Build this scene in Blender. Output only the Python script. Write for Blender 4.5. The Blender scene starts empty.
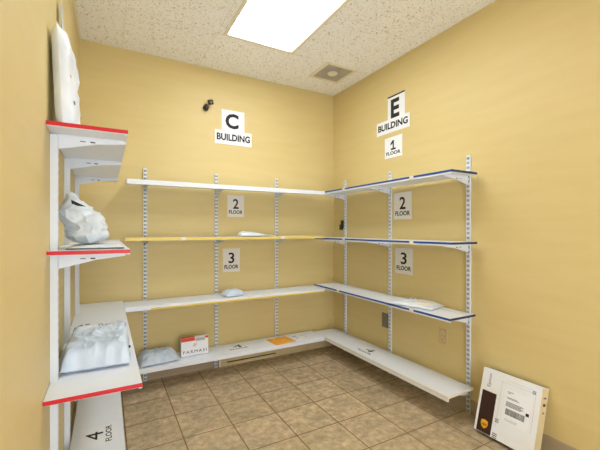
import bpy, bmesh, math, random
from mathutils import Vector, Matrix, noise

C = bpy.context.scene.collection
scene = bpy.context.scene
PI = math.pi

# ------------------------------------------------------------------ camera
H = 1.256                       # eye height
XL, XR = -0.185, 2.181          # left and right wall
YB, YF = 3.166, -0.95           # back wall, wall behind the camera
ZC = 2.725                      # ceiling
YAW = math.radians(29.07)
cam_data = bpy.data.cameras.new('camera')
cam = bpy.data.objects.new('camera', cam_data); C.objects.link(cam)
cam.location = (0, 0, H)
cam.rotation_euler = (PI/2, 0, -YAW)
cam_data.sensor_width = 36.0
cam_data.lens = 348.44/600*36.0
cam_data.shift_y = 4.8/600
cam_data.clip_start = 0.02
scene.camera = cam

# ------------------------------------------------------------------ world, light, exposure
w = bpy.data.worlds.new('world'); scene.world = w; w.use_nodes = True
bg = w.node_tree.nodes['Background']
bg.inputs[0].default_value = (0.93, 0.95, 1.0, 1); bg.inputs[1].default_value = 5.0
LAMP = 10.8
scene.view_settings.view_transform = 'Standard'
scene.view_settings.look = 'None'
scene.view_settings.gamma = 1.0
scene.view_settings.use_curve_mapping = False
scene.view_settings.exposure = 0.06

# ------------------------------------------------------------------ materials
def srgb(r, g, b):
    f = lambda c: (c/255/12.92) if c/255 <= 0.04045 else ((c/255+0.055)/1.055)**2.4
    return (f(r), f(g), f(b), 1)

def mat(name, col, rough=0.5, metal=0.0, bump=None, mottle=None, emit=None, spec=0.5):
    """bump=(scale, strength, distance)  mottle=(scale, other colour, amount)"""
    m = bpy.data.materials.new(name); m.use_nodes = True
    nt = m.node_tree; N = nt.nodes; L = nt.links
    b = N['Principled BSDF']
    b.inputs['Base Color'].default_value = col
    b.inputs['Roughness'].default_value = rough
    b.inputs['Metallic'].default_value = metal
    b.inputs['Specular IOR Level'].default_value = spec
    tc = N.new('ShaderNodeTexCoord')
    if mottle:
        n = N.new('ShaderNodeTexNoise'); n.inputs['Scale'].default_value = mottle[0]; n.inputs['Detail'].default_value = 4
        L.new(tc.outputs['Object'], n.inputs['Vector'])
        mx = N.new('ShaderNodeMix'); mx.data_type = 'RGBA'
        mr = N.new('ShaderNodeMapRange'); mr.inputs['From Min'].default_value = .35; mr.inputs['From Max'].default_value = .7
        mr.inputs['To Max'].default_value = mottle[2]
        L.new(n.outputs['Fac'], mr.inputs['Value']); L.new(mr.outputs['Result'], mx.inputs['Factor'])
        mx.inputs['A'].default_value = col; mx.inputs['B'].default_value = mottle[1]
        L.new(mx.outputs['Result'], b.inputs['Base Color'])
    if bump:
        n = N.new('ShaderNodeTexNoise'); n.inputs['Scale'].default_value = bump[0]; n.inputs['Detail'].default_value = 3
        L.new(tc.outputs['Object'], n.inputs['Vector'])
        bp = N.new('ShaderNodeBump'); bp.inputs['Strength'].default_value = bump[1]; bp.inputs['Distance'].default_value = bump[2]
        L.new(n.outputs['Fac'], bp.inputs['Height']); L.new(bp.outputs['Normal'], b.inputs['Normal'])
    if emit:
        b.inputs['Emission Color'].default_value = emit[0]; b.inputs['Emission Strength'].default_value = emit[1]
    return m

WALLCOL = srgb(237, 212, 144)
def wall_mat():
    m = mat('yellow_wall_paint', WALLCOL, 0.5, spec=0.4)
    nt = m.node_tree; N = nt.nodes; L = nt.links; b = N['Principled BSDF']
    tc = N['Texture Coordinate']
    mp = N.new('ShaderNodeMapping'); mp.inputs['Scale'].default_value = (1.2, 1.2, 9)
    L.new(tc.outputs['Object'], mp.inputs['Vector'])
    n = N.new('ShaderNodeTexNoise'); n.inputs['Scale'].default_value = 2.2; n.inputs['Detail'].default_value = 5
    L.new(mp.outputs[0], n.inputs['Vector'])
    mr = N.new('ShaderNodeMapRange'); mr.inputs['From Min'].default_value = .3; mr.inputs['From Max'].default_value = .7
    L.new(n.outputs['Fac'], mr.inputs['Value'])
    mx = N.new('ShaderNodeMix'); mx.data_type = 'RGBA'
    L.new(mr.outputs['Result'], mx.inputs['Factor'])
    mx.inputs['A'].default_value = srgb(220, 200, 142); mx.inputs['B'].default_value = srgb(216, 196, 137)
    L.new(mx.outputs['Result'], b.inputs['Base Color'])
    n2 = N.new('ShaderNodeTexNoise'); n2.inputs['Scale'].default_value = 160
    L.new(tc.outputs['Object'], n2.inputs['Vector'])
    bp = N.new('ShaderNodeBump'); bp.inputs['Strength'].default_value = 0.25; bp.inputs['Distance'].default_value = 0.002
    L.new(n2.outputs['Fac'], bp.inputs['Height']); L.new(bp.outputs['Normal'], b.inputs['Normal'])
    return m

def ceiling_mat():
    m = mat('fissured_ceiling_tile', srgb(251, 251, 249), 0.9, spec=0.2)
    nt = m.node_tree; N = nt.nodes; L = nt.links; b = N['Principled BSDF']
    tc = N['Texture Coordinate']
    n = N.new('ShaderNodeTexNoise'); n.inputs['Scale'].default_value = 85; n.inputs['Detail'].default_value = 4; n.inputs['Roughness'].default_value = .6
    n.inputs['Distortion'].default_value = 0.7
    L.new(tc.outputs['Object'], n.inputs['Vector'])
    mr = N.new('ShaderNodeMapRange'); mr.inputs['From Min'].default_value = .34; mr.inputs['From Max'].default_value = .43
    L.new(n.outputs['Fac'], mr.inputs['Value'])
    # the seams between the one foot squares
    br = N.new('ShaderNodeTexBrick'); br.offset = 0; br.squash = 1
    br.inputs['Scale'].default_value = 1; br.inputs['Brick Width'].default_value = .6096; br.inputs['Row Height'].default_value = .6096
    br.inputs['Mortar Size'].default_value = .0016; br.inputs['Mortar Smooth'].default_value = .5
    br.inputs['Color1'].default_value = (1, 1, 1, 1); br.inputs['Color2'].default_value = (.97, .97, .97, 1); br.inputs['Mortar'].default_value = (.74, .72, .68, 1)
    mp = N.new('ShaderNodeMapping'); mp.inputs['Location'].default_value = (-.114, -.13, 0)
    L.new(tc.outputs['Object'], mp.inputs['Vector']); L.new(mp.outputs[0], br.inputs['Vector'])
    mx = N.new('ShaderNodeMix'); mx.data_type = 'RGBA'
    mx.inputs['A'].default_value = srgb(180, 172, 154); mx.inputs['B'].default_value = srgb(251, 251, 249)
    L.new(mr.outputs['Result'], mx.inputs['Factor'])
    mu = N.new('ShaderNodeMix'); mu.data_type = 'RGBA'; mu.blend_type = 'MULTIPLY'; mu.inputs['Factor'].default_value = 1
    L.new(mx.outputs['Result'], mu.inputs['A']); L.new(br.outputs['Color'], mu.inputs['B'])
    L.new(mu.outputs['Result'], b.inputs['Base Color'])
    bp = N.new('ShaderNodeBump'); bp.inputs['Strength'].default_value = 0.6; bp.inputs['Distance'].default_value = 0.004
    L.new(mr.outputs['Result'], bp.inputs['Height']); L.new(bp.outputs['Normal'], b.inputs['Normal'])
    return m

def floor_mat():
    m = mat('brown_floor_tile', srgb(160, 135, 105), 0.42)
    nt = m.node_tree; N = nt.nodes; L = nt.links; b = N['Principled BSDF']
    tc = N['Texture Coordinate']
    mp = N.new('ShaderNodeMapping'); mp.inputs['Location'].default_value = (-.713, -2.476, 0)
    L.new(tc.outputs['Object'], mp.inputs['Vector'])
    br = N.new('ShaderNodeTexBrick'); br.offset = 0; br.squash = 1
    br.inputs['Scale'].default_value = 1; br.inputs['Brick Width'].default_value = .3048; br.inputs['Row Height'].default_value = .3048
    br.inputs['Mortar Size'].default_value = .0045; br.inputs['Mortar Smooth'].default_value = .3
    br.inputs['Color1'].default_value = (.92, .90, .88, 1); br.inputs['Color2'].default_value = (1.06, 1.05, 1.04, 1); br.inputs['Mortar'].default_value = (1, 1, 1, 1)
    L.new(mp.outputs[0], br.inputs['Vector'])
    n = N.new('ShaderNodeTexNoise'); n.inputs['Scale'].default_value = 20; n.inputs['Detail'].default_value = 8; n.inputs['Roughness'].default_value = .68
    L.new(tc.outputs['Object'], n.inputs['Vector'])
    cr = N.new('ShaderNodeValToRGB'); e = cr.color_ramp.elements
    e[0].position = .32; e[0].color = srgb(172, 154, 126); e[1].position = .68; e[1].color = srgb(232, 214, 186)
    x = e.new(.5); x.color = srgb(204, 184, 152)
    L.new(n.outputs['Fac'], cr.inputs['Fac'])
    n3 = N.new('ShaderNodeTexNoise'); n3.inputs['Scale'].default_value = 6.0; n3.inputs['Detail'].default_value = 3
    L.new(tc.outputs['Object'], n3.inputs['Vector'])
    g = N.new('ShaderNodeMix'); g.data_type = 'RGBA'; g.blend_type = 'MULTIPLY'; g.inputs['Factor'].default_value = 1
    gr = N.new('ShaderNodeValToRGB'); gr.color_ramp.elements[0].color = (.78, .79, .76, 1); gr.color_ramp.elements[1].color = (1.0, .98, .94, 1)
    gr.color_ramp.elements[0].position = .35; gr.color_ramp.elements[1].position = .65
    L.new(n3.outputs['Fac'], gr.inputs['Fac'])
    L.new(cr.outputs['Color'], g.inputs['A']); L.new(gr.outputs['Color'], g.inputs['B'])
    mu = N.new('ShaderNodeMix'); mu.data_type = 'RGBA'; mu.blend_type = 'MULTIPLY'; mu.inputs['Factor'].default_value = 1
    L.new(g.outputs['Result'], mu.inputs['A']); L.new(br.outputs['Color'], mu.inputs['B'])
    mo = N.new('ShaderNodeMix'); mo.data_type = 'RGBA'
    L.new(br.outputs['Fac'], mo.inputs['Factor']); L.new(mu.outputs['Result'], mo.inputs['A']); mo.inputs['B'].default_value = srgb(132, 104, 74)
    L.new(mo.outputs['Result'], b.inputs['Base Color'])
    bp = N.new('ShaderNodeBump'); bp.inputs['Strength'].default_value = 0.4; bp.inputs['Distance'].default_value = 0.002; bp.invert = True
    L.new(br.outputs['Fac'], bp.inputs['Height'])
    bp2 = N.new('ShaderNodeBump'); bp2.inputs['Strength'].default_value = 0.3; bp2.inputs['Distance'].default_value = 0.002
    L.new(n.outputs['Fac'], bp2.inputs['Height']); L.new(bp.outputs['Normal'], bp2.inputs['Normal'])
    L.new(bp2.outputs['Normal'], b.inputs['Normal'])
    return m

M = dict(
    wall=wall_mat(), ceiling=ceiling_mat(), floor=floor_mat(),
    base=mat('tan_vinyl_baseboard', srgb(178, 160, 132), .5, mottle=(3, srgb(168, 150, 124), .6)),
    heater=mat('beige_enamel', srgb(226, 206, 160), .45, mottle=(5, srgb(190, 168, 122), .5)),
    dark=mat('dark_recess', srgb(48, 36, 26), .8, bump=(40, .2, .001)),
    trim=mat('cream_trim_paint', srgb(236, 228, 205), .5, bump=(60, .1, .001)),
    upright=mat('white_powder_coat', srgb(226, 235, 248), .4, bump=(200, .08, .0005)),
    board=mat('white_melamine', srgb(236, 243, 254), .38, mottle=(4, srgb(230, 237, 248), .5)),
    slotshade=mat('painted_slot_shade', srgb(128, 120, 100), .7, bump=(80, .1, .0005)),
    blue=mat('blue_plastic_edge', srgb(24, 74, 160), .35, bump=(80, .1, .0005)),
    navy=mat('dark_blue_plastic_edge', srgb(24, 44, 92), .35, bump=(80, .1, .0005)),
    yellow=mat('yellow_plastic_edge', srgb(236, 212, 110), .4, bump=(80, .1, .0005)),
    red=mat('red_plastic_edge', srgb(208, 22, 40), .35, bump=(80, .1, .0005)),
    cream=mat('cream_plastic_edge', srgb(238, 230, 208), .4, bump=(80, .1, .0005)),
    pinkwhite=mat('clear_clip_plastic', srgb(238, 228, 222), .3, bump=(80, .1, .0005)),
    paper=mat('white_paper', srgb(240, 244, 250), .8, bump=(30, .15, .001)),
    greypaper=mat('laminated_paper', srgb(230, 228, 222), .6, bump=(30, .15, .001)),
    ink=mat('black_ink', srgb(22, 22, 26), .7, bump=(60, .05, .0003)),
    greyink=mat('grey_ink', srgb(120, 122, 130), .7, bump=(60, .05, .0003)),
    poly=mat('white_poly_mailer', srgb(232, 240, 250), .38, bump=(22, .35, .004), mottle=(9, srgb(206, 214, 226), .6)),
    polyblue=mat('bluish_poly_mailer', srgb(214, 230, 250), .35, bump=(26, .35, .004), mottle=(9, srgb(190, 204, 222), .6)),
    polygrey=mat('grey_poly_mailer', srgb(204, 216, 230), .38, bump=(26, .4, .004), mottle=(14, srgb(176, 192, 208), .7)),
    bag=mat('pale_grey_plastic_bag', srgb(222, 232, 242), .35, bump=(30, .4, .004), mottle=(14, srgb(190, 204, 218), .6)),
    black=mat('black_plastic', srgb(26, 26, 28), .4, bump=(80, .1, .0005)),
    greymetal=mat('grey_painted_plate', srgb(128, 122, 110), .5, metal=.2, bump=(80, .1, .0005)),
    outlet=mat('beige_outlet_plastic', srgb(206, 184, 132), .45, bump=(80, .08, .0005)),
    orange=mat('orange_kraft_envelope', srgb(246, 178, 62), .7, mottle=(18, srgb(236, 156, 40), .6), bump=(40, .2, .001)),
    card=mat('white_carton', srgb(238, 243, 252), .55, mottle=(6, srgb(234, 232, 226), .6)),
    cardside=mat('cream_carton_side', srgb(226, 212, 170), .6, mottle=(8, srgb(214, 198, 152), .6)),
    brown=mat('dark_brown_print_and_shade', srgb(52, 26, 20), .5, bump=(40, .05, .0004)),
    gold=mat('gold_print', srgb(236, 176, 40), .5, bump=(40, .05, .0004)),
    redprint=mat('orange_red_print', srgb(214, 66, 34), .5, bump=(40, .05, .0004)),
    green=mat('dark_green_edge', srgb(70, 92, 84), .6, bump=(40, .05, .0004)),
    ventgrey=mat('grey_vent_metal', srgb(178, 172, 158), .5, bump=(80, .1, .0005)),
    ventcream=mat('cream_vent_frame', srgb(232, 226, 208), .5, bump=(80, .1, .0005)),
    lens=mat('lit_light_diffuser', (1, 1, 1, 1), .5, emit=((0.91, 0.95, 0.98, 1), LAMP)),
    chrome=mat('screw_steel', srgb(170, 170, 170), .3, metal=.8, bump=(80, .05, .0004)),
    ghost=mat('faded_grey_print', srgb(196, 198, 204), .6, bump=(80, .05, .0004)),
)

# ------------------------------------------------------------------ helpers
def link(name, me, m, parent=None, loc=None):
    if m and not me.materials: me.materials.append(m)
    o = bpy.data.objects.new(name, me); C.objects.link(o)
    if parent: o.parent = parent
    if loc: o.location = loc
    return o

def bm_link(name, bm, m, parent=None, loc=None, smooth=False, bevel=0):
    me = bpy.data.meshes.new(name)
    if bevel:
        bmesh.ops.bevel(bm, geom=bm.edges[:], offset=bevel, segments=2, affect='EDGES', profile=.6)
    bmesh.ops.recalc_face_normals(bm, faces=bm.faces[:])
    bm.to_mesh(me); bm.free()
    if smooth:
        for p in me.polygons: p.use_smooth = True
    return link(name, me, m, parent, loc)

def add_box(bm, x0, x1, y0, y1, z0, z1):
    v = [bm.verts.new(p) for p in ((x0,y0,z0),(x1,y0,z0),(x1,y1,z0),(x0,y1,z0),(x0,y0,z1),(x1,y0,z1),(x1,y1,z1),(x0,y1,z1))]
    for f in ((0,3,2,1),(4,5,6,7),(0,1,5,4),(1,2,6,5),(2,3,7,6),(3,0,4,7)):
        bm.faces.new([v[i] for i in f])

def box(name, x0, x1, y0, y1, z0, z1, m, parent=None, bevel=0, loc=None):
    bm = bmesh.new(); add_box(bm, x0, x1, y0, y1, z0, z1)
    return bm_link(name, bm, m, parent, loc, bevel=bevel)

def tag(o, label=None, cat=None, group=None, kind=None):
    if label: o['label'] = label
    if cat: o['category'] = cat
    if group: o['group'] = group
    if kind: o['kind'] = kind
    return o

def empty(name, loc=(0,0,0), rot=(0,0,0)):
    o = bpy.data.objects.new(name, None); C.objects.link(o)
    o.location = loc; o.rotation_euler = rot; o.empty_display_size = .05
    return o

def struct(o): o['kind'] = 'structure'; return o

def copy_tree(o, parent=None):
    c = o.copy(); C.objects.link(c)
    if parent: c.parent = parent
    for ch in list(o.children): copy_tree(ch, c)
    return c

def text(name, body, m, parent, center, right, up, width, height, bold=0.0, off=0.0006, shear=0.0, space=1.0):
    """lettering as a thin raised mesh, fitted into width x height on the plane right/up (parent space)"""
    cu = bpy.data.curves.new(name, 'FONT'); cu.body = body; cu.offset = bold; cu.shear = shear; cu.space_character = space; cu.resolution_u = 3
    t = bpy.data.objects.new('tmp', cu); C.objects.link(t)
    bpy.context.view_layer.update()
    me = bpy.data.meshes.new_from_object(t.evaluated_get(bpy.context.evaluated_depsgraph_get()))
    bpy.data.objects.remove(t); bpy.data.curves.remove(cu)
    xs = [v.co.x for v in me.vertices]; ys = [v.co.y for v in me.vertices]
    x0, x1, y0, y1 = min(xs), max(xs), min(ys), max(ys)
    R = Vector(right).normalized(); U = Vector(up).normalized(); Nn = R.cross(U); c = Vector(center)
    if width is None: width = height*(x1-x0)/(y1-y0)
    for v in me.vertices:
        a = ((v.co.x-x0)/(x1-x0)-.5)*width; b = ((v.co.y-y0)/(y1-y0)-.5)*height
        v.co = c + R*a + U*b + Nn*off
    me.materials.clear()
    return link(name, me, m, parent)

# ------------------------------------------------------------------ the room
T = .12
struct(box('floor', XL-T, XR+T, YF-T, YB+T, -.1, 0, M['floor']))
# ceiling in four pieces around the troffer opening
LX0, LX1, LY0, LY1 = .794, 1.334, 1.335, 2.543
bm = bmesh.new()
add_box(bm, XL-T, LX0, YF-T, YB+T, ZC, ZC+.1)
add_box(bm, LX1, XR+T, YF-T, YB+T, ZC, ZC+.1)
add_box(bm, LX0, LX1, YF-T, LY0, ZC, ZC+.1)
add_box(bm, LX0, LX1, LY1, YB+T, ZC, ZC+.1)
struct(bm_link('ceiling', bm, M['ceiling']))
struct(box('wall_left', XL-T, XL, YF-T, YB+T, 0, ZC, M['wall']))
struct(box('wall_right', XR, XR+T, YF-T, YB+T, 0, ZC, M['wall']))
struct(box('wall_back', XL, XR, YB, YB+T, 0, ZC, M['wall']))
DX0, DX1, DZ = .05, 1.45, 2.1  # unseen opening behind the camera, added to let world fill light in
bm = bmesh.new()
add_box(bm, XL, DX0, YF-T, YF, 0, ZC); add_box(bm, DX1, XR, YF-T, YF, 0, ZC); add_box(bm, DX0, DX1, YF-T, YF, DZ, ZC)
struct(bm_link('wall_front', bm, M['wall']))
bm = bmesh.new()
add_box(bm, DX0-.06, DX0, YF, YF+.018, 0, DZ+.06); add_box(bm, DX1, DX1+.06, YF, YF+.018, 0, DZ+.06); add_box(bm, DX0, DX1, YF, YF+.018, DZ, DZ+.06)
struct(bm_link('trim_1', bm, M['trim']))
# wall angles at the ceiling
def ceiling_angle(name, x0, x1, y0, y1):
    struct(box(name, x0, x1, y0, y1, ZC-.014, ZC, M['trim']))
ceiling_angle('trim_2', XL, XL+.016, YF, YB)
# vinyl baseboards with a cove toe
def baseboard(name, p0, p1, n, h=.095):
    bm = bmesh.new(); p0 = Vector(p0); p1 = Vector(p1); n = Vector(n)
    prof = [(0,0),(.016,0),(.013,.004),(.008,.010),(.006,.02),(.006,h-.004),(.003,h),(0,h)]
    a = [bm.verts.new(p0+n*d+Vector((0,0,z))) for d, z in prof]; b = [bm.verts.new(p1+n*d+Vector((0,0,z))) for d, z in prof]
    for i in range(len(prof)):
        j = (i+1) % len(prof); bm.faces.new((a[i], b[i], b[j], a[j]))
    bm.faces.new(a); bm.faces.new(b[::-1])
    return struct(bm_link(name, bm, M['base']))
baseboard('baseboard_right', (XR, YF, 0), (XR, YB, 0), (-1,0,0))
baseboard('baseboard_left', (XL, YF, 0), (XL, YB, 0), (1,0,0))
baseboard('baseboard_back', (XL+.016, YB, 0), (.898, YB, 0), (0,-1,0))

# ------------------------------------------------------------------ ceiling light (recessed troffer)
t = tag(empty('ceiling_light', ((LX0+LX1)/2, (LY0+LY1)/2, ZC)), 'large bright rectangular fluorescent light panel recessed in the ceiling', 'ceiling light')
hx, hy = (LX1-LX0)/2, (LY1-LY0)/2
bm = bmesh.new()
f = .026
for b in ((-hx-f, hx+f, -hy-f, -hy, -.007, .0), (-hx-f, hx+f, hy, hy+f, -.007, .0), (-hx-f, -hx, -hy, hy, -.007, .0), (hx, hx+f, -hy, hy, -.007, .0)):
    add_box(bm, *b)
bm_link('frame', bm, M['ventcream'], t)
bm = bmesh.new()
add_box(bm, -hx, hx, -hy, hy, .092, .098)
for b in ((-hx, -hx+.004, -hy, hy, .0, .092), (hx-.004, hx, -hy, hy, .0, .092), (-hx, hx, -hy, -hy+.004, .0, .092), (-hx, hx, hy-.004, hy, .0, .092)): add_box(bm, *b)
bm_link('housing', bm, M['upright'], t)
box('diffuser', -hx+.005, hx-.005, -hy+.005, hy-.005, .0, .005, M['lens'], t)

# ------------------------------------------------------------------ ceiling vent: square frame, louvre rings, round centre
t = tag(empty('ceiling_vent', (1.853, 2.705, ZC)), 'square grey air vent with a pale round centre set in the ceiling', 'vent')
bm = bmesh.new(); a, b = .165, .138
for q in ((-a, a, -a, -b, -.008, 0), (-a, a, b, a, -.008, 0), (-a, -b, -b, b, -.008, 0), (b, a, -b, b, -.008, 0)): add_box(bm, *q)
bm_link('frame', bm, M['ventcream'], t)
box('backing', -b, b, -b, b, -.003, -.0005, M['ventgrey'], t)
def ring(bm, r0, r1, z0, z1, n=40, cx=0, cy=0):
    v = [[bm.verts.new((cx+r*math.cos(2*PI*k/n), cy+r*math.sin(2*PI*k/n), z)) for k in range(n)] for r, z in ((r0,z1),(r0,z0),(r1,z0),(r1,z1))]
    for i in range(4):
        for k in range(n):
            bm.faces.new((v[i][k], v[i][(k+1)%n], v[(i+1)%4][(k+1)%n], v[(i+1)%4][k]))
for i, r in enumerate((.062, .082, .102, .122)):
    bm = bmesh.new(); ring(bm, r, r+.006, -.010+.001*i, -.003); bm_link('louvre', bm, M['ventgrey'], t)
bm = bmesh.new()
bmesh.ops.create_cone(bm, cap_ends=True, segments=40, radius1=.04, radius2=.047, depth=.010, matrix=Matrix.Translation((0,0,-.009)))
bm_link('centre_disc', bm, M['ventcream'], t)

# ------------------------------------------------------------------ slotted uprights
UD = .015; UW = .028
def upright_mesh(z1, UD=UD):
    """channel: wall side at local x=0, face towards +x, width along y; real slots in two columns"""
    bm = bmesh.new(); hw = UW/2; th = .0025
    add_box(bm, 0, UD, -hw, -hw+th, 0, z1)
    add_box(bm, 0, UD, hw-th, hw, 0, z1)
    for y0, y1 in ((-hw+th, -.0105), (-.0020, .0020), (.0105, hw-th)):
        add_box(bm, UD-.002, UD, y0, y1, 0, z1)
    pitch = .032; n = int(z1/pitch)
    for k in range(n+1):
        z = k*pitch
        for y0, y1 in ((-.0105, -.0020), (.0020, .0105)):
            add_box(bm, UD-.002, UD, y0, y1, max(0, z-.007), min(z1, z+.007))
    me = bpy.data.meshes.new('shelf_upright'); bm.to_mesh(me); bm.free()
    me.materials.append(M['upright'])
    return me
UP = upright_mesh(1.765); UPL = upright_mesh(1.615, .024)
def upright(x, y, rz, label, z0=.001, UP=UP, UD=UD, zs=(.04, .62, 1.33, 1.745)):
    o = link('shelf_upright', UP, None); o.location = (x, y, z0); o.rotation_euler = (0, 0, rz)
    tag(o, label, 'shelf upright', 'slotted white shelf uprights')
    zt = max(v.co.z for v in UP.vertices)
    box('slot_shade_filler', .001, UD-.0035, -UW/2+.003, UW/2-.003, .002, zt-.002, M['slotshade'], o)  # solid dark filler behind the slots, the channel's inner shade as colour
    for z in zs:
        bm = bmesh.new()
        bmesh.ops.create_cone(bm, cap_ends=True, segments=12, radius1=.0045, radius2=.0035, depth=.003, matrix=Matrix.Translation((UD+.0012, 0, z)) @ Matrix.Rotation(PI/2, 4, 'Y'))
        bm_link('screw', bm, M['chrome'], o)
    return o
RUP = (2.938, 2.282, 1.527); BUP = (.282, .879, 1.485); LUP = (1.605, 2.11, 2.80)
BBX = .0165
upright(XR-.0015, RUP[0], PI, 'white slotted shelf upright on the right wall, nearest the far corner')
upright(XR-.0015, RUP[1], PI, 'middle white slotted shelf upright on the right wall, beside the grey plate')
upright(XR-.0015, RUP[2], PI, 'nearest white slotted shelf upright on the right wall, behind the leaning carton')
upright(BUP[0], YB-.0015, -PI/2, 'leftmost white slotted shelf upright on the back wall, behind the grey mailer')
upright(BUP[1], YB-.0015, -PI/2, 'middle white slotted shelf upright on the back wall, left of the floor signs')
upright(BUP[2], YB-.0015, -PI/2, 'rightmost white slotted shelf upright on the back wall, behind the orange envelope')
upright(XL+.001, LUP[0], 0, 'nearest white shelf upright on the left wall, beside the large white mailer', UP=UPL, UD=.024, zs=(.04, .62, 1.33))
upright(XL+.001, LUP[1], 0, 'middle white shelf upright on the left wall, behind the crumpled bag', UP=UPL, UD=.024, zs=(.04, .62, 1.33))
upright(XL+.001, LUP[2], 0, 'farthest white shelf upright on the left wall, towards the back corner', UP=UPL, UD=.024, zs=(.04, .62, 1.33))

# ------------------------------------------------------------------ shelves
def bracket_mesh(L=.245, hgt=.05):
    """knife bracket: local x away from the wall, top at z=0"""
    bm = bmesh.new(); prof = [(0, 0), (L, 0), (L, -.014), (L*.55, -.026), (.03, -hgt), (0, -hgt-.006)]
    for s in (-.0045, .0025):
        a = [bm.verts.new((x, s, z)) for x, z in prof]; b = [bm.verts.new((x, s+.002, z)) for x, z in prof]
        for i in range(len(prof)):
            j = (i+1) % len(prof); bm.faces.new((a[i], b[i], b[j], a[j]))
        bm.faces.new(a); bm.faces.new(b[::-1])
    add_box(bm, 0, L, -.0025, .0025, -.002, 0)
    # stamped slots, dark marks seen on the bracket sides
    bmesh.ops.recalc_face_normals(bm, faces=bm.faces[:])
    me = bpy.data.meshes.new('bracket'); bm.to_mesh(me); bm.free(); me.materials.append(M['upright']); return me
BR = bracket_mesh()
bm = bmesh.new()
add_box(bm, .075, .095, -.0048, .0048, -.022, -.018)
SL1 = bpy.data.meshes.new('bracket_slot'); bm.to_mesh(SL1); bm.free(); SL1.materials.append(M['greyink'])
bm = bmesh.new(); add_box(bm, .112, .130, -.0048, .0048, -.023, -.018)
SL2 = bpy.data.meshes.new('bracket_slot'); bm.to_mesh(SL2); bm.free(); SL2.materials.append(M['ink'])

def shelf(wall, a0, a1, z, depth, ups, strip, label, name='wall_shelf', thick=.024, near_strip=None, far_strip=None, front=None, clips=(), gap=.03, front_span=None, full=False):
    """wall: 'R','B','L'. Built in local space: x = away from wall, y = along, z=0 top."""
    rz, o = {'R': (PI, (XR, 0, z)), 'B': (-PI/2, (0, YB, z)), 'L': (0, (XL, 0, z))}[wall]
    sgn = {'R': -1, 'B': 1, 'L': 1}[wall]
    mid = (a0+a1)/2
    t = empty(name, (XR if wall == 'R' else XL if wall == 'L' else mid, YB if wall == 'B' else mid, z), (0, 0, rz))
    tag(t, label, 'shelf')
    loc = lambda a: (a-mid)*sgn            # along-wall coordinate into local y
    lo, hi = sorted((loc(a0), loc(a1)))
    bm = bmesh.new()
    # folded shelf: top skin, front lip, back lip, ends
    add_box(bm, gap, depth, lo, hi, -.016, 0)
    add_box(bm, depth-.012, depth, lo, hi, -thick, -.016)
    bm_link('board', bm, M['board'], t)
    sh = thick if full else .013
    if front:
        f0, f1 = sorted((loc(front_span[0]), loc(front_span[1]))) if front_span else (lo, hi)
        zz0, zz1 = (-sh, 0) if front_span is None or full else (-thick, -thick+sh)
        box('edge_strip', depth, depth+.003, f0, f1, zz0, zz1, M[front], t)
    if near_strip:
        n = loc(a0)
        y0, y1 = sorted((n, n+(-.003 if n == lo else .003)))
        box('end_strip', gap, depth+(.003 if front else 0), y0, y1, -.014, 0, M[near_strip], t)
    for c in clips:
        y = loc(c)
        bm = bmesh.new(); add_box(bm, depth+.003, depth+.0055, y-.018, y+.018, -.022, .0015); add_box(bm, depth-.02, depth+.003, y-.018, y+.018, .0003, .0015)
        bm_link('label_clip', bm, M['pinkwhite'], t)
    for u in ups:
        y = loc(u)
        b = link('bracket', BR, None, t, ((.0015+UD if wall != 'L' else .025)+.001, y, -.0165))
        if depth < .27: b.scale.x = .93
        link('bracket_slot', SL1, None, b); link('bracket_slot', SL2, None, b)
    return t

RD = .282; ZT = 1.637
LF = .272
RC = (2.955, 2.118-.11)
S = {}
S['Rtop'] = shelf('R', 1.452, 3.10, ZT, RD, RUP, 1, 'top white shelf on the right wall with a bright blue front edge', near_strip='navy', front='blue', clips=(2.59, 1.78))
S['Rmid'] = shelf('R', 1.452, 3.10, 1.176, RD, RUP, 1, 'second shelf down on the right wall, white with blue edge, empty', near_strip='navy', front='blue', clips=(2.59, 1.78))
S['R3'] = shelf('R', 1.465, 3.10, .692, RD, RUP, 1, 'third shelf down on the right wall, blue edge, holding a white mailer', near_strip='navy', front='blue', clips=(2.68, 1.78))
S['Rbot'] = shelf('R', 1.475, 3.10, .197, .29, RUP, 1, 'lowest white shelf along the right wall, just above the floor', near_strip='cream', front='cream', thick=.034)
S['Btop'] = shelf('B', .134, 1.885, ZT, .28, BUP, 1, 'top white shelf on the back wall, empty, without a coloured edge', thick=.036)
S['Bmid'] = shelf('B', .12, 1.885, 1.195, .28, BUP, 1, 'second shelf down on the back wall with a full yellow front edge', front='yellow', full=True, thick=.022, clips=(.54, 1.42))
S['B3'] = shelf('B', .122, 1.885, .676, .28, BUP, 1, 'third shelf down on the back wall, white with thin yellow lower edge', front='yellow', front_span=(.30, 1.885), thick=.032)
S['Bbot'] = shelf('B', .09, 1.880, .200, .285, BUP, 1, 'lowest white shelf along the back wall above the baseboard heater', thick=.035)
S['Ltop'] = shelf('L', 1.49, 3.02, ZT, .258, LUP, 1, 'top shelf on the left wall with red near end, seen from below', near_strip='red', gap=.002, thick=.019)
S['Lmid'] = shelf('L', 1.50, 3.10, 1.18, .266, LUP, 1, 'second shelf down on the left wall with red end, under the crumpled bag', near_strip='red', gap=.002, thick=.019)
S['L3'] = shelf('L', 1.42, 3.15, .686, .302, LUP, 1, 'third shelf down on the left wall with red end, under the large mailer', near_strip='red', gap=.002, thick=.019)
S['Lbot'] = shelf('L', 1.30, 3.15, .190, .266, LUP, 1, 'lowest white shelf along the left wall with a paper 4 floor sign')

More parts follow.
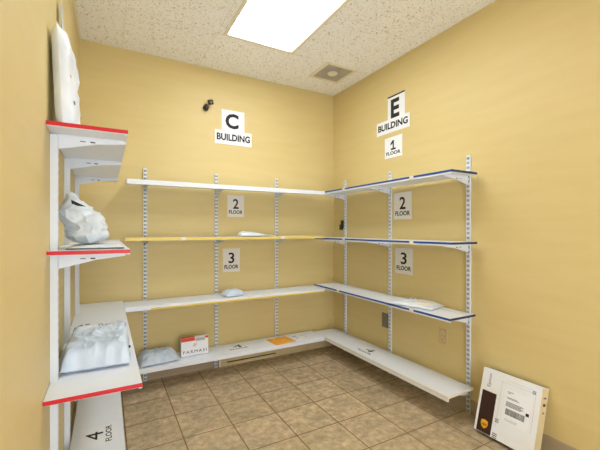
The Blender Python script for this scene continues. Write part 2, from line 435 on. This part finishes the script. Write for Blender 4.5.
# ------------------------------------------------------------------ baseboard heater on the back wall
t = tag(empty('baseboard_heater', (1.5, YB, 0)), 'long low beige baseboard heater with a dark slot on the back wall', 'heater')
bm = bmesh.new()
x0, x1 = .90-1.5, 2.16-1.5
s0, s1 = .97-1.5, 1.47-1.5
add_box(bm, x0, x1, -.034, 0, 0.002, .028); add_box(bm, x0, x1, -.034, 0, .041, .13)
add_box(bm, x0, s0, -.034, 0, .028, .041); add_box(bm, s1, x1, -.034, 0, .028, .041)
bm_link('housing', bm, M['heater'], t)
box('slot', s0, s1, -.024, -.001, .028, .041, M['dark'], t)
box('end_cap', x0-.002, x0+.012, -.0355, 0, .002, .132, M['trim'], t)
box('seam_cover', s1+.01, s1+.04, -.0355, -.034, .002, .132, M['heater'], t)

# ------------------------------------------------------------------ paper signs
def sheet(name, w_, h_, m, parent=None, curl=.0):
    """paper in local x (right) / y (up) plane, facing +z, real thickness"""
    bm = bmesh.new(); nx, ny = 10, 10; th = .0006
    g = [[[bm.verts.new(((i/nx-.5)*w_, (j/ny-.5)*h_, k*th + curl*(abs(i/nx-.5)*2)**4)) for k in (0, 1)] for j in range(ny+1)] for i in range(nx+1)]
    for i in range(nx):
        for j in range(ny):
            for k in (0, 1):
                bm.faces.new((g[i][j][k], g[i+1][j][k], g[i+1][j+1][k], g[i][j+1][k]))
    for i in range(nx):
        for j in (0, ny): bm.faces.new((g[i][j][0], g[i+1][j][0], g[i+1][j][1], g[i][j][1]))
    for j in range(ny):
        for i in (0, nx): bm.faces.new((g[i][j][0], g[i][j+1][0], g[i][j+1][1], g[i][j][1]))
    return bm_link(name, bm, m, parent)

def place(o, pos, right, up):
    R = Vector(right).normalized(); U = Vector(up).normalized(); U = (U - R*U.dot(R)).normalized(); N = R.cross(U)
    o.matrix_world = Matrix.Translation(pos) @ Matrix((R, U, N)).transposed().to_4x4()
    return o
X3, Y3, Z3 = (1,0,0), (0,1,0), (0,0,1)
def wall_sign(wall, a0, a1, z0, z1):
    w_ = abs(a1-a0); h_ = z1-z0; c = (a0+a1)/2
    if wall == 'B': return w_, h_, (c, YB-.0015, (z0+z1)/2), X3, Z3
    return w_, h_, (XR-.0015, c, (z0+z1)/2), (0,-1,0), Z3

def letter_sign(wall, a0, a1, z0, z1, ch, label, bar=False, tilt=0):
    w_, h_, p, r, u = wall_sign(wall, a0, a1, z0, z1)
    o = sheet('letter_sign', w_, h_, M['paper']); place(o, p, r, u); tag(o, label, 'sign')
    text('letter', ch, M['ink'], o, (-.012, -.005, .0006), X3, Y3, w_*(.58 if ch == 'C' else .50), h_*.74, bold=.035)
    if bar: box('black_top_edge', -w_/2, w_/2, h_/2-.012, h_/2, .0006, .0012, M['ink'], o)
    return o
letter_sign('B', .932, 1.152, 2.181, 2.372, 'C', 'square white paper sign with a large black letter C on the back wall')
letter_sign('R', 2.319, 2.118, 2.205, 2.425, 'E', 'white paper sign with a large black letter E on the right wall', bar=True)
def word_sign(wall, a0, a1, z0, z1, label):
    w_, h_, p, r, u = wall_sign(wall, a0, a1, z0, z1)
    o = sheet('word_sign', w_, h_, M['paper']); p = Vector(p); 
    p += Vector((0, -.0012, 0)) if wall == 'B' else Vector((-.0012, 0, 0))
    place(o, p, r, u); tag(o, label, 'sign', 'paper signs reading BUILDING')
    text('lettering', 'BUILDING', M['ink'], o, (0, .003, .0006), X3, Y3, w_*.90, h_*.50, bold=.035)
word_sign('B', .867, 1.225, 2.050, 2.180, 'wide paper strip reading BUILDING under the letter C on the back wall')
word_sign('R', 2.462, 2.063, 2.108, 2.226, 'wide paper strip reading BUILDING under the letter E on the right wall')
def floor_sign(wall, a0, a1, z0, z1, n, label, m='greypaper'):
    w_, h_, p, r, u = wall_sign(wall, a0, a1, z0, z1)
    o = sheet('floor_sign', w_, h_, M[m]); place(o, p, r, u); tag(o, label, 'sign', 'paper floor number signs')
    if n == '1':
        a, b, cy_ = h_*.23, w_*.035, h_*.10
        bm = bmesh.new()
        P = [(-b, -a+.014), (-b-.022, -a+.014), (-b-.022, -a), (b+.022, -a), (b+.022, -a+.014), (b, -a+.014), (b, a), (-b, a), (-b-.026, a-.026), (-b-.026, a-.042), (-b, a-.026)]
        va = [bm.verts.new((x, y+cy_, .0006)) for x, y in P]; vb = [bm.verts.new((x, y+cy_, .0012)) for x, y in P]
        bm.faces.new(va[::-1]); bm.faces.new(vb)
        for i in range(len(P)):
            j = (i+1) % len(P); bm.faces.new((va[i], va[j], vb[j], vb[i]))
        bm_link('numeral', bm, M['ink'], o)
    else: text('numeral', n, M['ink'], o, (0, h_*.10, .0006), X3, Y3, w_*.34, h_*.46, bold=.018)
    text('lettering', 'FLOOR', M['ink'], o, (0, -h_*.28, .0006), X3, Y3, w_*.82, h_*.17, bold=.03)
    return o
floor_sign('B', .986, 1.148, 1.378, 1.581, '2', 'paper sign reading 2 FLOOR on the back wall, above the yellow-edged shelf')
floor_sign('B', .942, 1.107, .862, 1.081, '3', 'paper sign reading 3 FLOOR on the back wall, below the yellow-edged shelf')
floor_sign('R', 2.357, 2.147, 1.886, 2.067, '1', 'white paper sign reading 1 FLOOR on the right wall above the shelves', 'paper')
floor_sign('R', 2.245, 2.042, 1.345, 1.573, '2', 'paper sign reading 2 FLOOR on the right wall, under the top shelf')
floor_sign('R', 2.229, 2.031, .886, 1.103, '3', 'paper sign reading 3 FLOOR on the right wall, under the second shelf')
def flat_sign(pos, right, up, w_, h_, label):
    o = sheet('floor_sign', w_, h_, M['paper']); place(o, pos, right, up); tag(o, label, 'sign', 'paper floor number signs')
    text('numeral', '4', M['ink'], o, (0, h_*.14, .0006), X3, Y3, w_*.40, h_*.46)
    text('lettering', 'FLOOR', M['ink'], o, (0, -h_*.24, .0006), X3, Y3, w_*.80, h_*.17, bold=.015)
flat_sign((1.035, 3.01, .2006), X3, Y3, .21, .16, 'white sheet reading 4 FLOOR lying flat on the lowest back shelf')
flat_sign((1.995, 2.37, .1976), (0,-1,0), X3, .21, .16, 'white sheet reading 4 FLOOR lying flat on the lowest right shelf')
flat_sign((-.030, 2.085, .1906), Y3, (-1,0,0), .20, .17, 'white sheet reading 4 FLOOR lying flat on the lowest left shelf')

# ------------------------------------------------------------------ soft mailers
def pillow(w_, h_, t, seed=0, n=34, crumple=.006, rim=.012, flat_bottom=True, taper=None, bend=None, droop=0, boxy=2.2, sc=7, edge_sag=0):
    """stuffed envelope: x right, y up, thickness along z (bottom face near z=0)"""
    bm = bmesh.new(); nx = n; ny = max(8, int(n*h_/w_))
    def prof(u, v):
        U = max(0, 1-abs(u)**boxy/(1)); V = max(0, 1-abs(v)**boxy)
        return (U*V)**.5
    top = []; bot = []
    for i in range(nx+1):
        rt, rb = [], []
        for j in range(ny+1):
            u = i/nx*2-1; v = j/ny*2-1
            p = Vector((u*w_/2, v*h_/2, 0))
            q = Vector((u*w_*sc*.5+seed*3.1, v*h_*sc*.5+seed*1.7, seed))
            k = prof(u/(1-2*rim/w_) if abs(u) < 1-2*rim/w_ else 1, v/(1-2*rim/h_) if abs(v) < 1-2*rim/h_ else 1)
            tt = t*k*(taper(u, v) if taper else 1)
            r = 1-abs(noise.noise(q*1.0)*2); r2 = 1-abs(noise.noise(q*2.3+Vector((5,5,5)))*2)
            cr = ((r**3)*1.0+(r2**4)*.6-.6)*crumple
            e = noise.noise(q*1.4+Vector((9,0,0)))*crumple*1.0
            dz = edge_sag*((1-k))*noise.noise(q*1.1+Vector((3,3,3)))
            edge = 1-k
            px = p + Vector((noise.noise(Vector((v*3, seed, 1)))*.006*abs(u), noise.noise(Vector((u*3, seed, 7)))*.006*abs(v), 0))
            ztop = tt + (cr+e)*min(1, k*2+.15) + .0012
            zb = 0 if flat_bottom else -tt*.5
            if not flat_bottom: ztop -= tt*.5
            zed = t*.30*edge*(1 if flat_bottom else 0)
            ztop += zed*.5 + max(0, dz); zb += zed*.5*.9 + max(0, dz)
            a, b = Vector((px.x, px.y, max(ztop, zb+.001))), Vector((px.x, px.y, zb))
            if bend: a = bend(a); b = bend(b)
            rt.append(bm.verts.new(a)); rb.append(bm.verts.new(b))
        top.append(rt); bot.append(rb)
    for i in range(nx):
        for j in range(ny):
            bm.faces.new((top[i][j], top[i+1][j], top[i+1][j+1], top[i][j+1]))
            bm.faces.new((bot[i][j], bot[i][j+1], bot[i+1][j+1], bot[i+1][j]))
    for i in range(nx):
        for j in (0, ny): bm.faces.new((top[i][j], top[i+1][j], bot[i+1][j], bot[i][j]))
    for j in range(ny):
        for i in (0, nx): bm.faces.new((top[i][j], top[i][j+1], bot[i][j+1], bot[i][j]))
    bmesh.ops.recalc_face_normals(bm, faces=bm.faces[:])
    me = bpy.data.meshes.new('mailer'); bm.to_mesh(me); bm.free()
    for p in me.polygons: p.use_smooth = True
    return me

def surface_patch(name, src, x0, x1, y0, y1, m, parent, off=.001, n=10, lines=None, d=(0,0,1)):
    """a label that lies on the upper surface of src (ray cast in src local space)"""
    from mathutils.bvhtree import BVHTree
    bvh = BVHTree.FromPolygons([v.co[:] for v in src.data.vertices], [p.vertices[:] for p in src.data.polygons])
    bm = bmesh.new(); D = Vector(d)
    def hit(x, y):
        h = bvh.ray_cast(Vector((x, y, 1)), Vector((0, 0, -1)))
        return Vector((x, y, (h[0].z if h[0] else 0)+off))
    quads = lines or [(x0, x1, y0, y1)]
    for a0, a1, b0, b1 in quads:
        k = max(2, int(n*(a1-a0)/(x1-x0))); l = max(1, int(n*(b1-b0)/(y1-y0)))
        g = [[bm.verts.new(hit(a0+(a1-a0)*i/k, b0+(b1-b0)*j/l)) for j in range(l+1)] for i in range(k+1)]
        for i in range(k):
            for j in range(l): bm.faces.new((g[i][j], g[i+1][j], g[i+1][j+1], g[i][j+1]))
    bmesh.ops.recalc_face_normals(bm, faces=bm.faces[:])
    return bm_link(name, bm, m, parent)

random.seed(4)
def mailer(name, me, m, pos, right, up, label, cat='mailer', group=None):
    o = link(name, me, M[m]); place(o, pos, right, up); return tag(o, label, cat, group)

def rot(a): return (math.cos(a), math.sin(a), 0), (-math.sin(a), math.cos(a), 0)

# large white mailer on the left third shelf
r, u = rot(math.radians(-2))
me = pillow(.250, .39, .103, seed=2, n=60, crumple=.011, rim=.004, boxy=14, sc=11)
o = mailer('poly_mailer', me, 'polyblue', (-.029, 1.822, .6868), r, u, 'large stuffed white plastic mailer on the third left shelf', group=None)
surface_patch('shipping_label', o, -.11, .09, .07, .17, M['poly'], o)
surface_patch('printed_marks', o, -.11, .10, .05, .18, M['greyink'], o, off=.002, n=40,
    lines=[(-.115, -.075, .135, .155), (-.065, -.045, .140, .165), (-.01, .01, .14, .17), (.02, .06, .145, .15), (.07, .10, .148, .154), (.0, .018, .075, .085), (-.11, -.08, .165, .172), (.105, .108, .06, .13), (.085, .095, .16, .165)])
box('dark_sticker', .118, .126, -.150, -.142, .062, .070, M['black'], o)

# tall mailer standing on the top left shelf against the wall
def lean(name, w_, h_, t, pos, label, m, tiltdeg, yawdeg=0, **k):
    me = pillow(w_, h_, t, flat_bottom=False, **k)
    a = math.radians(tiltdeg); y = math.radians(yawdeg)
    right = Vector((math.sin(y), math.cos(y), 0)); n = Vector((math.cos(y), -math.sin(y), 0))
    up = Vector((0,0,1))*math.cos(a) - n*math.sin(a)
    o = link(name, me, M[m]); place(o, pos, right, up)
    return tag(o, label, 'mailer')
tall = lean('poly_mailer', .25, .375, .072, (-.137, 1.655, 1.826), 'tall white plastic mailer standing upright on the top left shelf', 'poly', 3, 5,
     seed=5, crumple=.008, rim=.006, boxy=9, taper=lambda u, v: .8-.05*v)
surface_patch('printed_marks', tall, -.10, .10, -.2, .2, M['greyink'], tall, off=.0015, n=40, lines=[(-.09, -.075, -.10, -.085), (-.092, -.085, .0, .012), (-.10, -.09, -.2, -.19)])
slim = lean('paper_envelope', .07, .60, .010, (-.163, 1.84, 1.940), 'slim grey crumpled envelope behind the tall mailer on the top left shelf', 'polygrey', 1.5, 0,
     seed=8, crumple=.004, rim=.006, boxy=3, taper=lambda u, v: 1.0)
slim['category'] = 'envelope'

# crumpled bag on the second left shelf, with the flat mailer under it
r, u = rot(math.radians(0))
me = pillow(.20, .26, .016, seed=11, n=24, crumple=.003, rim=.01, boxy=4)
fl = mailer('padded_envelope', me, 'poly', (-.035, 1.70, 1.1808), r, u, 'flat white envelope under the crumpled bag on the left wall shelf', 'envelope')
box('dark_edge', -.098, .098, -.1335, -.1300, .001, .005, M['green'], fl)
def crumpled_bag(pos):
    bm = bmesh.new()
    def blob(c, s, rotm=None):
        mt = Matrix.Translation(c) @ (rotm or Matrix.Identity(4)) @ Matrix.Diagonal((*s, 1))
        bmesh.ops.create_icosphere(bm, subdivisions=4, radius=1, matrix=mt)
    blob((.012, 0, .036), (.070, .092, .038))
    blob((-.022, .0, .104), (.060, .075, .050), Matrix.Rotation(math.radians(34), 4, 'Y'))
    blob((.020, .0, .066), (.064, .086, .052), Matrix.Rotation(math.radians(48), 4, 'Y'))
    bmesh.ops.create_cone(bm, cap_ends=True, segments=24, radius1=.042, radius2=.010, depth=.06, matrix=Matrix.Translation((-.040, 0, .160)) @ Matrix.Rotation(math.radians(-8), 4, 'Y') @ Matrix.Diagonal((.9, 1.1, 1, 1)))
    me0 = bpy.data.meshes.new('crumpled_bag'); bm.to_mesh(me0); bm.free()
    t0 = bpy.data.objects.new('tmp', me0); C.objects.link(t0)
    md = t0.modifiers.new('r', 'REMESH'); md.mode = 'VOXEL'; md.voxel_size = .0035
    bpy.context.view_layer.update()
    me = bpy.data.meshes.new_from_object(t0.evaluated_get(bpy.context.evaluated_depsgraph_get()))
    bpy.data.objects.remove(t0)
    me.update()
    nor = [v.normal.copy() for v in me.vertices]
    for v, nn in zip(me.vertices, nor):
        q = v.co*10
        q2 = Vector((q.x+q.z*.9, q.y*.8, q.z*1.5-q.x*.6))
        r1 = 1-abs(noise.noise(q2)*2.0); r2 = 1-abs(noise.noise(q2*2.2+Vector((4,1,2)))*2.0)
        v.co += nn*((r1**2-.5)*.009+(r2**3-.35)*.006)
        v.co.z = max(v.co.z, 0)
        v.co *= 1.12
    for p in me.polygons: p.use_smooth = True
    o = link('crumpled_bag', me, M['bag']); o.location = pos
    tag(o, 'crumpled pale grey plastic bag sitting on a flat envelope, left wall shelf', 'bag')
    return o
bag = crumpled_bag((-.080, 1.70, 1.1995))
# dark triangular label on its shoulder, and its twisted neck strand
def tri(name, pts, th, m, parent):
    bm = bmesh.new(); P = [Vector(p) for p in pts]; n = (P[1]-P[0]).cross(P[2]-P[0]).normalized()*th
    a = [bm.verts.new(p) for p in P]; b = [bm.verts.new(p+n) for p in P]
    bm.faces.new(a); bm.faces.new(b[::-1])
    for i in range(len(P)):
        j = (i+1) % len(P); bm.faces.new((a[i], b[i], b[j], a[j]))
    return bm_link(name, bm, m, parent)
tri('dark_flap', [(-.042, -.055, .176), (.008, -.066, .150), (-.020, -.062, .152), (-.040, -.055, .160)], .003, M['black'], bag)
def tube(name, pts, rad, m, parent=None, seg=8):
    cu = bpy.data.curves.new(name, 'CURVE'); cu.dimensions = '3D'; cu.bevel_depth = rad; cu.bevel_resolution = 2; cu.use_fill_caps = True
    s = cu.splines.new('POLY'); s.points.add(len(pts)-1)
    for p, q in zip(s.points, pts): p.co = (*q, 1)
    t0 = bpy.data.objects.new('tmp', cu); C.objects.link(t0); bpy.context.view_layer.update()
    me = bpy.data.meshes.new_from_object(t0.evaluated_get(bpy.context.evaluated_depsgraph_get()))
    bpy.data.objects.remove(t0); me.materials.clear()
    return link(name, me, m, parent)

# grey mailer on the lowest back shelf
r, u = rot(math.radians(4))
me = pillow(.29, .21, .078, seed=14, n=44, crumple=.014, rim=.006, boxy=6, sc=18)
o = mailer('poly_mailer', me, 'polygrey', (.365, 3.015, .2012), r, u, 'wrinkled blue-grey plastic mailer on the lowest back shelf, left of the small carton')
# small mailer on the third back shelf
r, u = rot(math.radians(14))
me = pillow(.175, .14, .050, seed=17, n=26, crumple=.009, rim=.006, boxy=5, sc=14)
o = mailer('poly_mailer', me, 'polyblue', (.972, 2.985, .6772), r, u, 'small white mailer on the third back shelf, beneath the 3 FLOOR sign')
surface_patch('printed_marks', o, -.05, .05, -.03, .03, M['ghost'], o, off=.001, n=20, lines=[(-.05, -.01, .01, .022), (.0, .04, -.03, -.02), (-.03, .03, -.008, -.004)])
# mailer on the yellow shelf
r, u = rot(math.radians(-2))
me = pillow(.335, .17, .052, seed=21, n=40, crumple=.005, rim=.008, boxy=3, taper=lambda a, b: max(.12, .62-.55*a) )
o = mailer('poly_mailer', me, 'poly', (1.205, 3.02, 1.1962), r, u, 'white mailer tapering to the right, lying on the yellow-edged back shelf')
# mailer on the third right shelf
r, u = rot(math.radians(-74))
me = pillow(.35, .225, .034, seed=25, n=40, crumple=.006, rim=.010, boxy=3)
o = mailer('poly_mailer', me, 'poly', (2.035, 1.865, .6932), r, u, 'white mailer with faint grey print on the third right shelf')
surface_patch('printed_marks', o, -.12, .12, -.1, .1, M['greyink'], o, off=.001, n=40, lines=[(-.10, -.07, .03, .05), (-.06, -.03, .025, .04), (-.02, .0, .04, .055)])
surface_patch('shipping_label', o, .02, .13, -.09, .0, M['cream'], o, off=.001)

# orange envelope and a white slip on the lowest back shelf
def flat_env(name, m, c, ang, w_, h_, t, label, cat):
    r, u = rot(math.radians(ang))
    me = pillow(w_, h_, t, seed=31+ang, n=20, crumple=.001, rim=.004, boxy=8)
    return mailer(name, me, m, c, r, u, label, cat)
o = flat_env('paper_envelope', 'orange', (1.452, 2.985, .2012), 6, .215, .19, .006, 'flat orange envelope lying on the lowest back shelf', 'envelope')
surface_patch('printed_marks', o, -.08, .08, -.05, .05, M['cream'], o, off=.0008, n=30, lines=[(-.075, -.03, .055, .06), (-.075, -.04, .04, .044), (.0, .05, -.01, -.006), (.0, .06, -.03, -.026)])
o = flat_env('paper_slip', 'paper', (1.655, 2.985, .2012), 3, .155, .17, .003, 'white printed slip lying to the right of the orange envelope', 'paper')
surface_patch('printed_lines', o, -.06, .06, -.06, .06, M['redprint'], o, off=.0008, n=30, lines=[(.02, .06, .03, .034), (.055, .059, -.05, .02), (.0, .05, -.05, -.046)])
surface_patch('grey_block', o, -.06, .06, -.06, .06, M['greyink'], o, off=.0008, n=30, lines=[(-.06, -.02, .035, .05), (-.05, -.02, .0, .006), (-.05, -.01, -.02, -.015)])

# ------------------------------------------------------------------ small FARMASI carton
t = tag(empty('small_carton', (.652, 3.012, .2004), (math.radians(-4), 0, math.radians(1))), 'small white carton printed FARMASI with a red top band, lowest back shelf', 'carton')
W, D_, Hh = .222, .052, .150
box('carton_body', -W/2, W/2, -D_/2, D_/2, 0.002, Hh, M['card'], t, bevel=.0015)
box('red_band', -W/2-.0004, .0, -D_/2-.0006, -D_/2, Hh-.028, Hh-.001, M['redprint'], t)
box('red_top_flap', -W/2+.001, .0, -D_/2, D_/2-.001, Hh, Hh+.0006, M['redprint'], t)
box('red_corner', .086, W/2, -D_/2-.0006, -D_/2, Hh-.018, Hh-.001, M['redprint'], t)
box('tape_label', .002, .086, -D_/2-.0010, -D_/2, Hh-.036, Hh-.003, M['ghost'], t)
bm = bmesh.new()
for k in range(9): add_box(bm, .010+k*.008, .014+k*.008, -D_/2-.0014, -D_/2-.0010, Hh-.026, Hh-.014)
bm_link('label_print', bm, M['greyink'], t)
text('emblem', 'AF', M['redprint'], t, (0, -D_/2-.0003, .088), X3, Z3, .034, .030, shear=.25)
text('lettering', 'FARMASI', M['ink'], t, (0, -D_/2-.0003, .034), X3, Z3, .192, .024, space=1.3)

# ------------------------------------------------------------------ carton leaning on the right wall
BW, BH, BT = .342, .377, .072
tilt = .285
n0 = Vector((-1, 0, 0)); a = Vector((0, -1, 0))
up = Vector((0,0,1))*math.cos(tilt) - n0*math.sin(tilt); nn = n0*math.cos(tilt)+Vector((0,0,1))*math.sin(tilt)
t = empty('leaning_carton'); t.matrix_world = Matrix.Translation((2.070, 1.372, .0012)) @ Matrix((a, up, nn)).transposed().to_4x4()
tag(t, 'white carton with dark brown panel and shipping label leaning against the right wall', 'carton')
box('carton_body', 0, BW, 0, BH, 0, BT, M['card'], t, bevel=.002)
bm = bmesh.new()
add_box(bm, BW, BW+.0008, .002, BH-.002, .003, BT-.003)
bm_link('side_panel', bm, M['cardside'], t)
box('side_print', BW+.0008, BW+.0014, BH-.10, BH-.085, .02, .045, M['black'], t)
box('side_print', BW+.0008, BW+.0014, BH-.06, BH-.05, .02, .05, M['greyink'], t)
box('side_print', BW+.0008, BW+.0014, BH-.14, BH-.13, .025, .04, M['greyink'], t)
box('top_edge_line', .003, BW-.003, BH, BH+.0008, .002, .02, M['brown'], t)
box('underside_shade', .002, BW-.002, -.0008, 0, .003, BT-.003, M['brown'], t)  # dark sheet painting the shade on the tilted carton's underside, not print
box('brown_panel', .016, .105, .003, .245, BT, BT+.0008, M['brown'], t)
# shield emblem
bm = bmesh.new(); cx, cy = .060, .052
pts = [(x*.8, y*.8) for x, y in ((-.026,.026),(-.013,.031),(0,.033),(.013,.031),(.026,.026),(.027,.0),(.020,-.018),(0,-.032),(-.020,-.018),(-.027,0))]
def flat_poly(bm, pts, z0, z1):
    a_ = [bm.verts.new((x, y, z0)) for x, y in pts]; b_ = [bm.verts.new((x, y, z1)) for x, y in pts]
    bm.faces.new(a_); bm.faces.new(b_)
    for i in range(len(pts)):
        j = (i+1) % len(pts); bm.faces.new((a_[i], a_[j], b_[j], b_[i]))
flat_poly(bm, [(cx+x, cy+y) for x, y in pts], BT+.0008, BT+.0013)
sh = bm_link('shield_emblem', bm, M['gold'], t)
text('lettering', 'ups', M['brown'], sh, (cx, cy-.003, BT+.0013), X3, Y3, .031, .019, bold=.01)
text('lettering', 'Epson', M['greyink'], t, (.052, .312, BT+.0002), Y3, (-1,0,0), .078, .026)
lb = box('shipping_label', .150, .300, .115, .300, BT, BT+.0006, M['paper'], t)
bm = bmesh.new(); z0, z1 = BT+.0006, BT+.001
for x0, x1, y in ((.165, .200, .286), (.165, .185, .278), (.165, .225, .255), (.170, .235, .249)): add_box(bm, x0, x1, y, y+.003, z0, z1)
for i, y in enumerate((.228, .221, .214, .207)): add_box(bm, .165, .262-.01*(i % 2), y, y+.0042, z0, z1)
for i, y in enumerate((.165, .157)): add_box(bm, .170, .24, y-.03, y-.0285, z0, z1)
bm_link('printed_lines', bm, M['greyink'], lb)
bm = bmesh.new(); random.seed(3); x = .168
while x < .272:
    w_ = random.choice((.0015, .003, .0022)); add_box(bm, x, x+w_, .160, .194, z0, z1); x += w_+random.choice((.0015, .002))
bm_link('barcode', bm, M['ink'], lb)
box('dark_mark', .278, .295, .196, .212, z0, z1, M['ink'], lb)
bm = bmesh.new()
for q in ((.128, .330, .150, .1508), (.128, .330, .322, .3228)): pass
for x0, x1, y0, y1 in ((.125, .1265, .07, .33), (.125, .315, .33, .3315), (.314, .3155, .12, .33), (.150, .30, .345, .3465)): add_box(bm, x0, x1, y0, y1, BT, BT+.0005)
bm_link('tape_edge', bm, M['ghost'], t)
for (px, py, s) in ((.128, .104, .011), (.128, .018, .014), (.305, .335, .009)):
    bm = bmesh.new()
    for k in range(3):
        add_box(bm, px-s, px+s, py-s+k*s*.75, py-s+k*s*.75+s*.42, BT, BT+.0006)
    bm_link('handling_mark', bm, M['greyink'], t)

# ------------------------------------------------------------------ small things on the walls
# black camera on a ball mount, back wall
t = tag(empty('wall_camera', (.80, YB, 2.38)), 'small black camera on a wall mount, left of the letter C sign', 'camera')
t.scale = (.85, .85, .85)
bm = bmesh.new(); bmesh.ops.create_cone(bm, cap_ends=True, segments=24, radius1=.030, radius2=.026, depth=.012, matrix=Matrix.Translation((-.018, -.006, -.030)) @ Matrix.Rotation(PI/2, 4, 'X'))
bm_link('mount_plate', bm, M['black'], t)
bm = bmesh.new(); bmesh.ops.create_uvsphere(bm, u_segments=20, v_segments=12, radius=.027, matrix=Matrix.Translation((-.020, -.036, -.030)) @ Matrix.Diagonal((1, 1, 1.25, 1)))
bm_link('ball_joint', bm, M['black'], t, smooth=True)
bm = bmesh.new(); bmesh.ops.create_cube(bm, size=1, matrix=Matrix.Translation((.018, -.062, .022)) @ Matrix.Rotation(math.radians(-18), 4, 'Y') @ Matrix.Rotation(math.radians(25), 4, 'X') @ Matrix.Diagonal((.046, .052, .046, 1)))
bm_link('camera_body', bm, M['black'], t, bevel=.006)
bm = bmesh.new(); bmesh.ops.create_cone(bm, cap_ends=True, segments=20, radius1=.013, radius2=.013, depth=.008, matrix=Matrix.Translation((.018, -.090, .012)) @ Matrix.Rotation(PI/2+math.radians(25), 4, 'X'))
bm_link('lens', bm, M['greymetal'], t)

# black clip beside the far right upright
t = tag(empty('wall_clip', (XR, 2.995, 1.30)), 'small black clip on the right wall near the far corner, above the second shelf', 'clip')
box('clip_plate', -.014, 0, -.020, .020, -.03, .055, M['black'], t, bevel=.003)
box('clip_jaw', -.026, -.014, -.024, -.004, -.045, .012, M['black'], t, bevel=.003)
box('clip_jaw', -.026, -.014, .004, .024, -.045, .012, M['black'], t, bevel=.003)

# grey blank plate and beige outlet on the right wall
t = tag(empty('wall_plate', (XR, 2.352, .448)), 'grey metal blank wall plate beside the middle upright, below third right shelf', 'wall plate')
box('plate', -.006, 0, -.040, .040, -.064, .064, M['greymetal'], t, bevel=.002)
for z in (-.042, .042): box('screw', -.0075, -.006, -.003, .003, z-.003, z+.003, M['chrome'], t)
t = tag(empty('wall_outlet', (XR, 1.742, .470)), 'beige power outlet on the right wall below the third shelf', 'outlet')
box('plate', -.005, 0, -.036, .036, -.058, .058, M['outlet'], t, bevel=.0018)
for z in (-.022, .022):
    bm = bmesh.new(); bmesh.ops.create_cone(bm, cap_ends=True, segments=20, radius1=.0165, radius2=.0155, depth=.003, matrix=Matrix.Translation((-.0063, 0, z)) @ Matrix.Rotation(-PI/2, 4, 'Y'))
    s = bm_link('socket', bm, M['heater'], t)
    bm = bmesh.new()
    for y in (-.006, .006): add_box(bm, -.0085, -.0078, y-.0012, y+.0012, z-.002, z+.008)
    add_box(bm, -.0085, -.0078, -.002, .002, z-.010, z-.006)
    bm_link('socket_slots', bm, M['dark'], s)
box('screw', -.0065, -.005, -.003, .003, -.003, .003, M['chrome'], t)
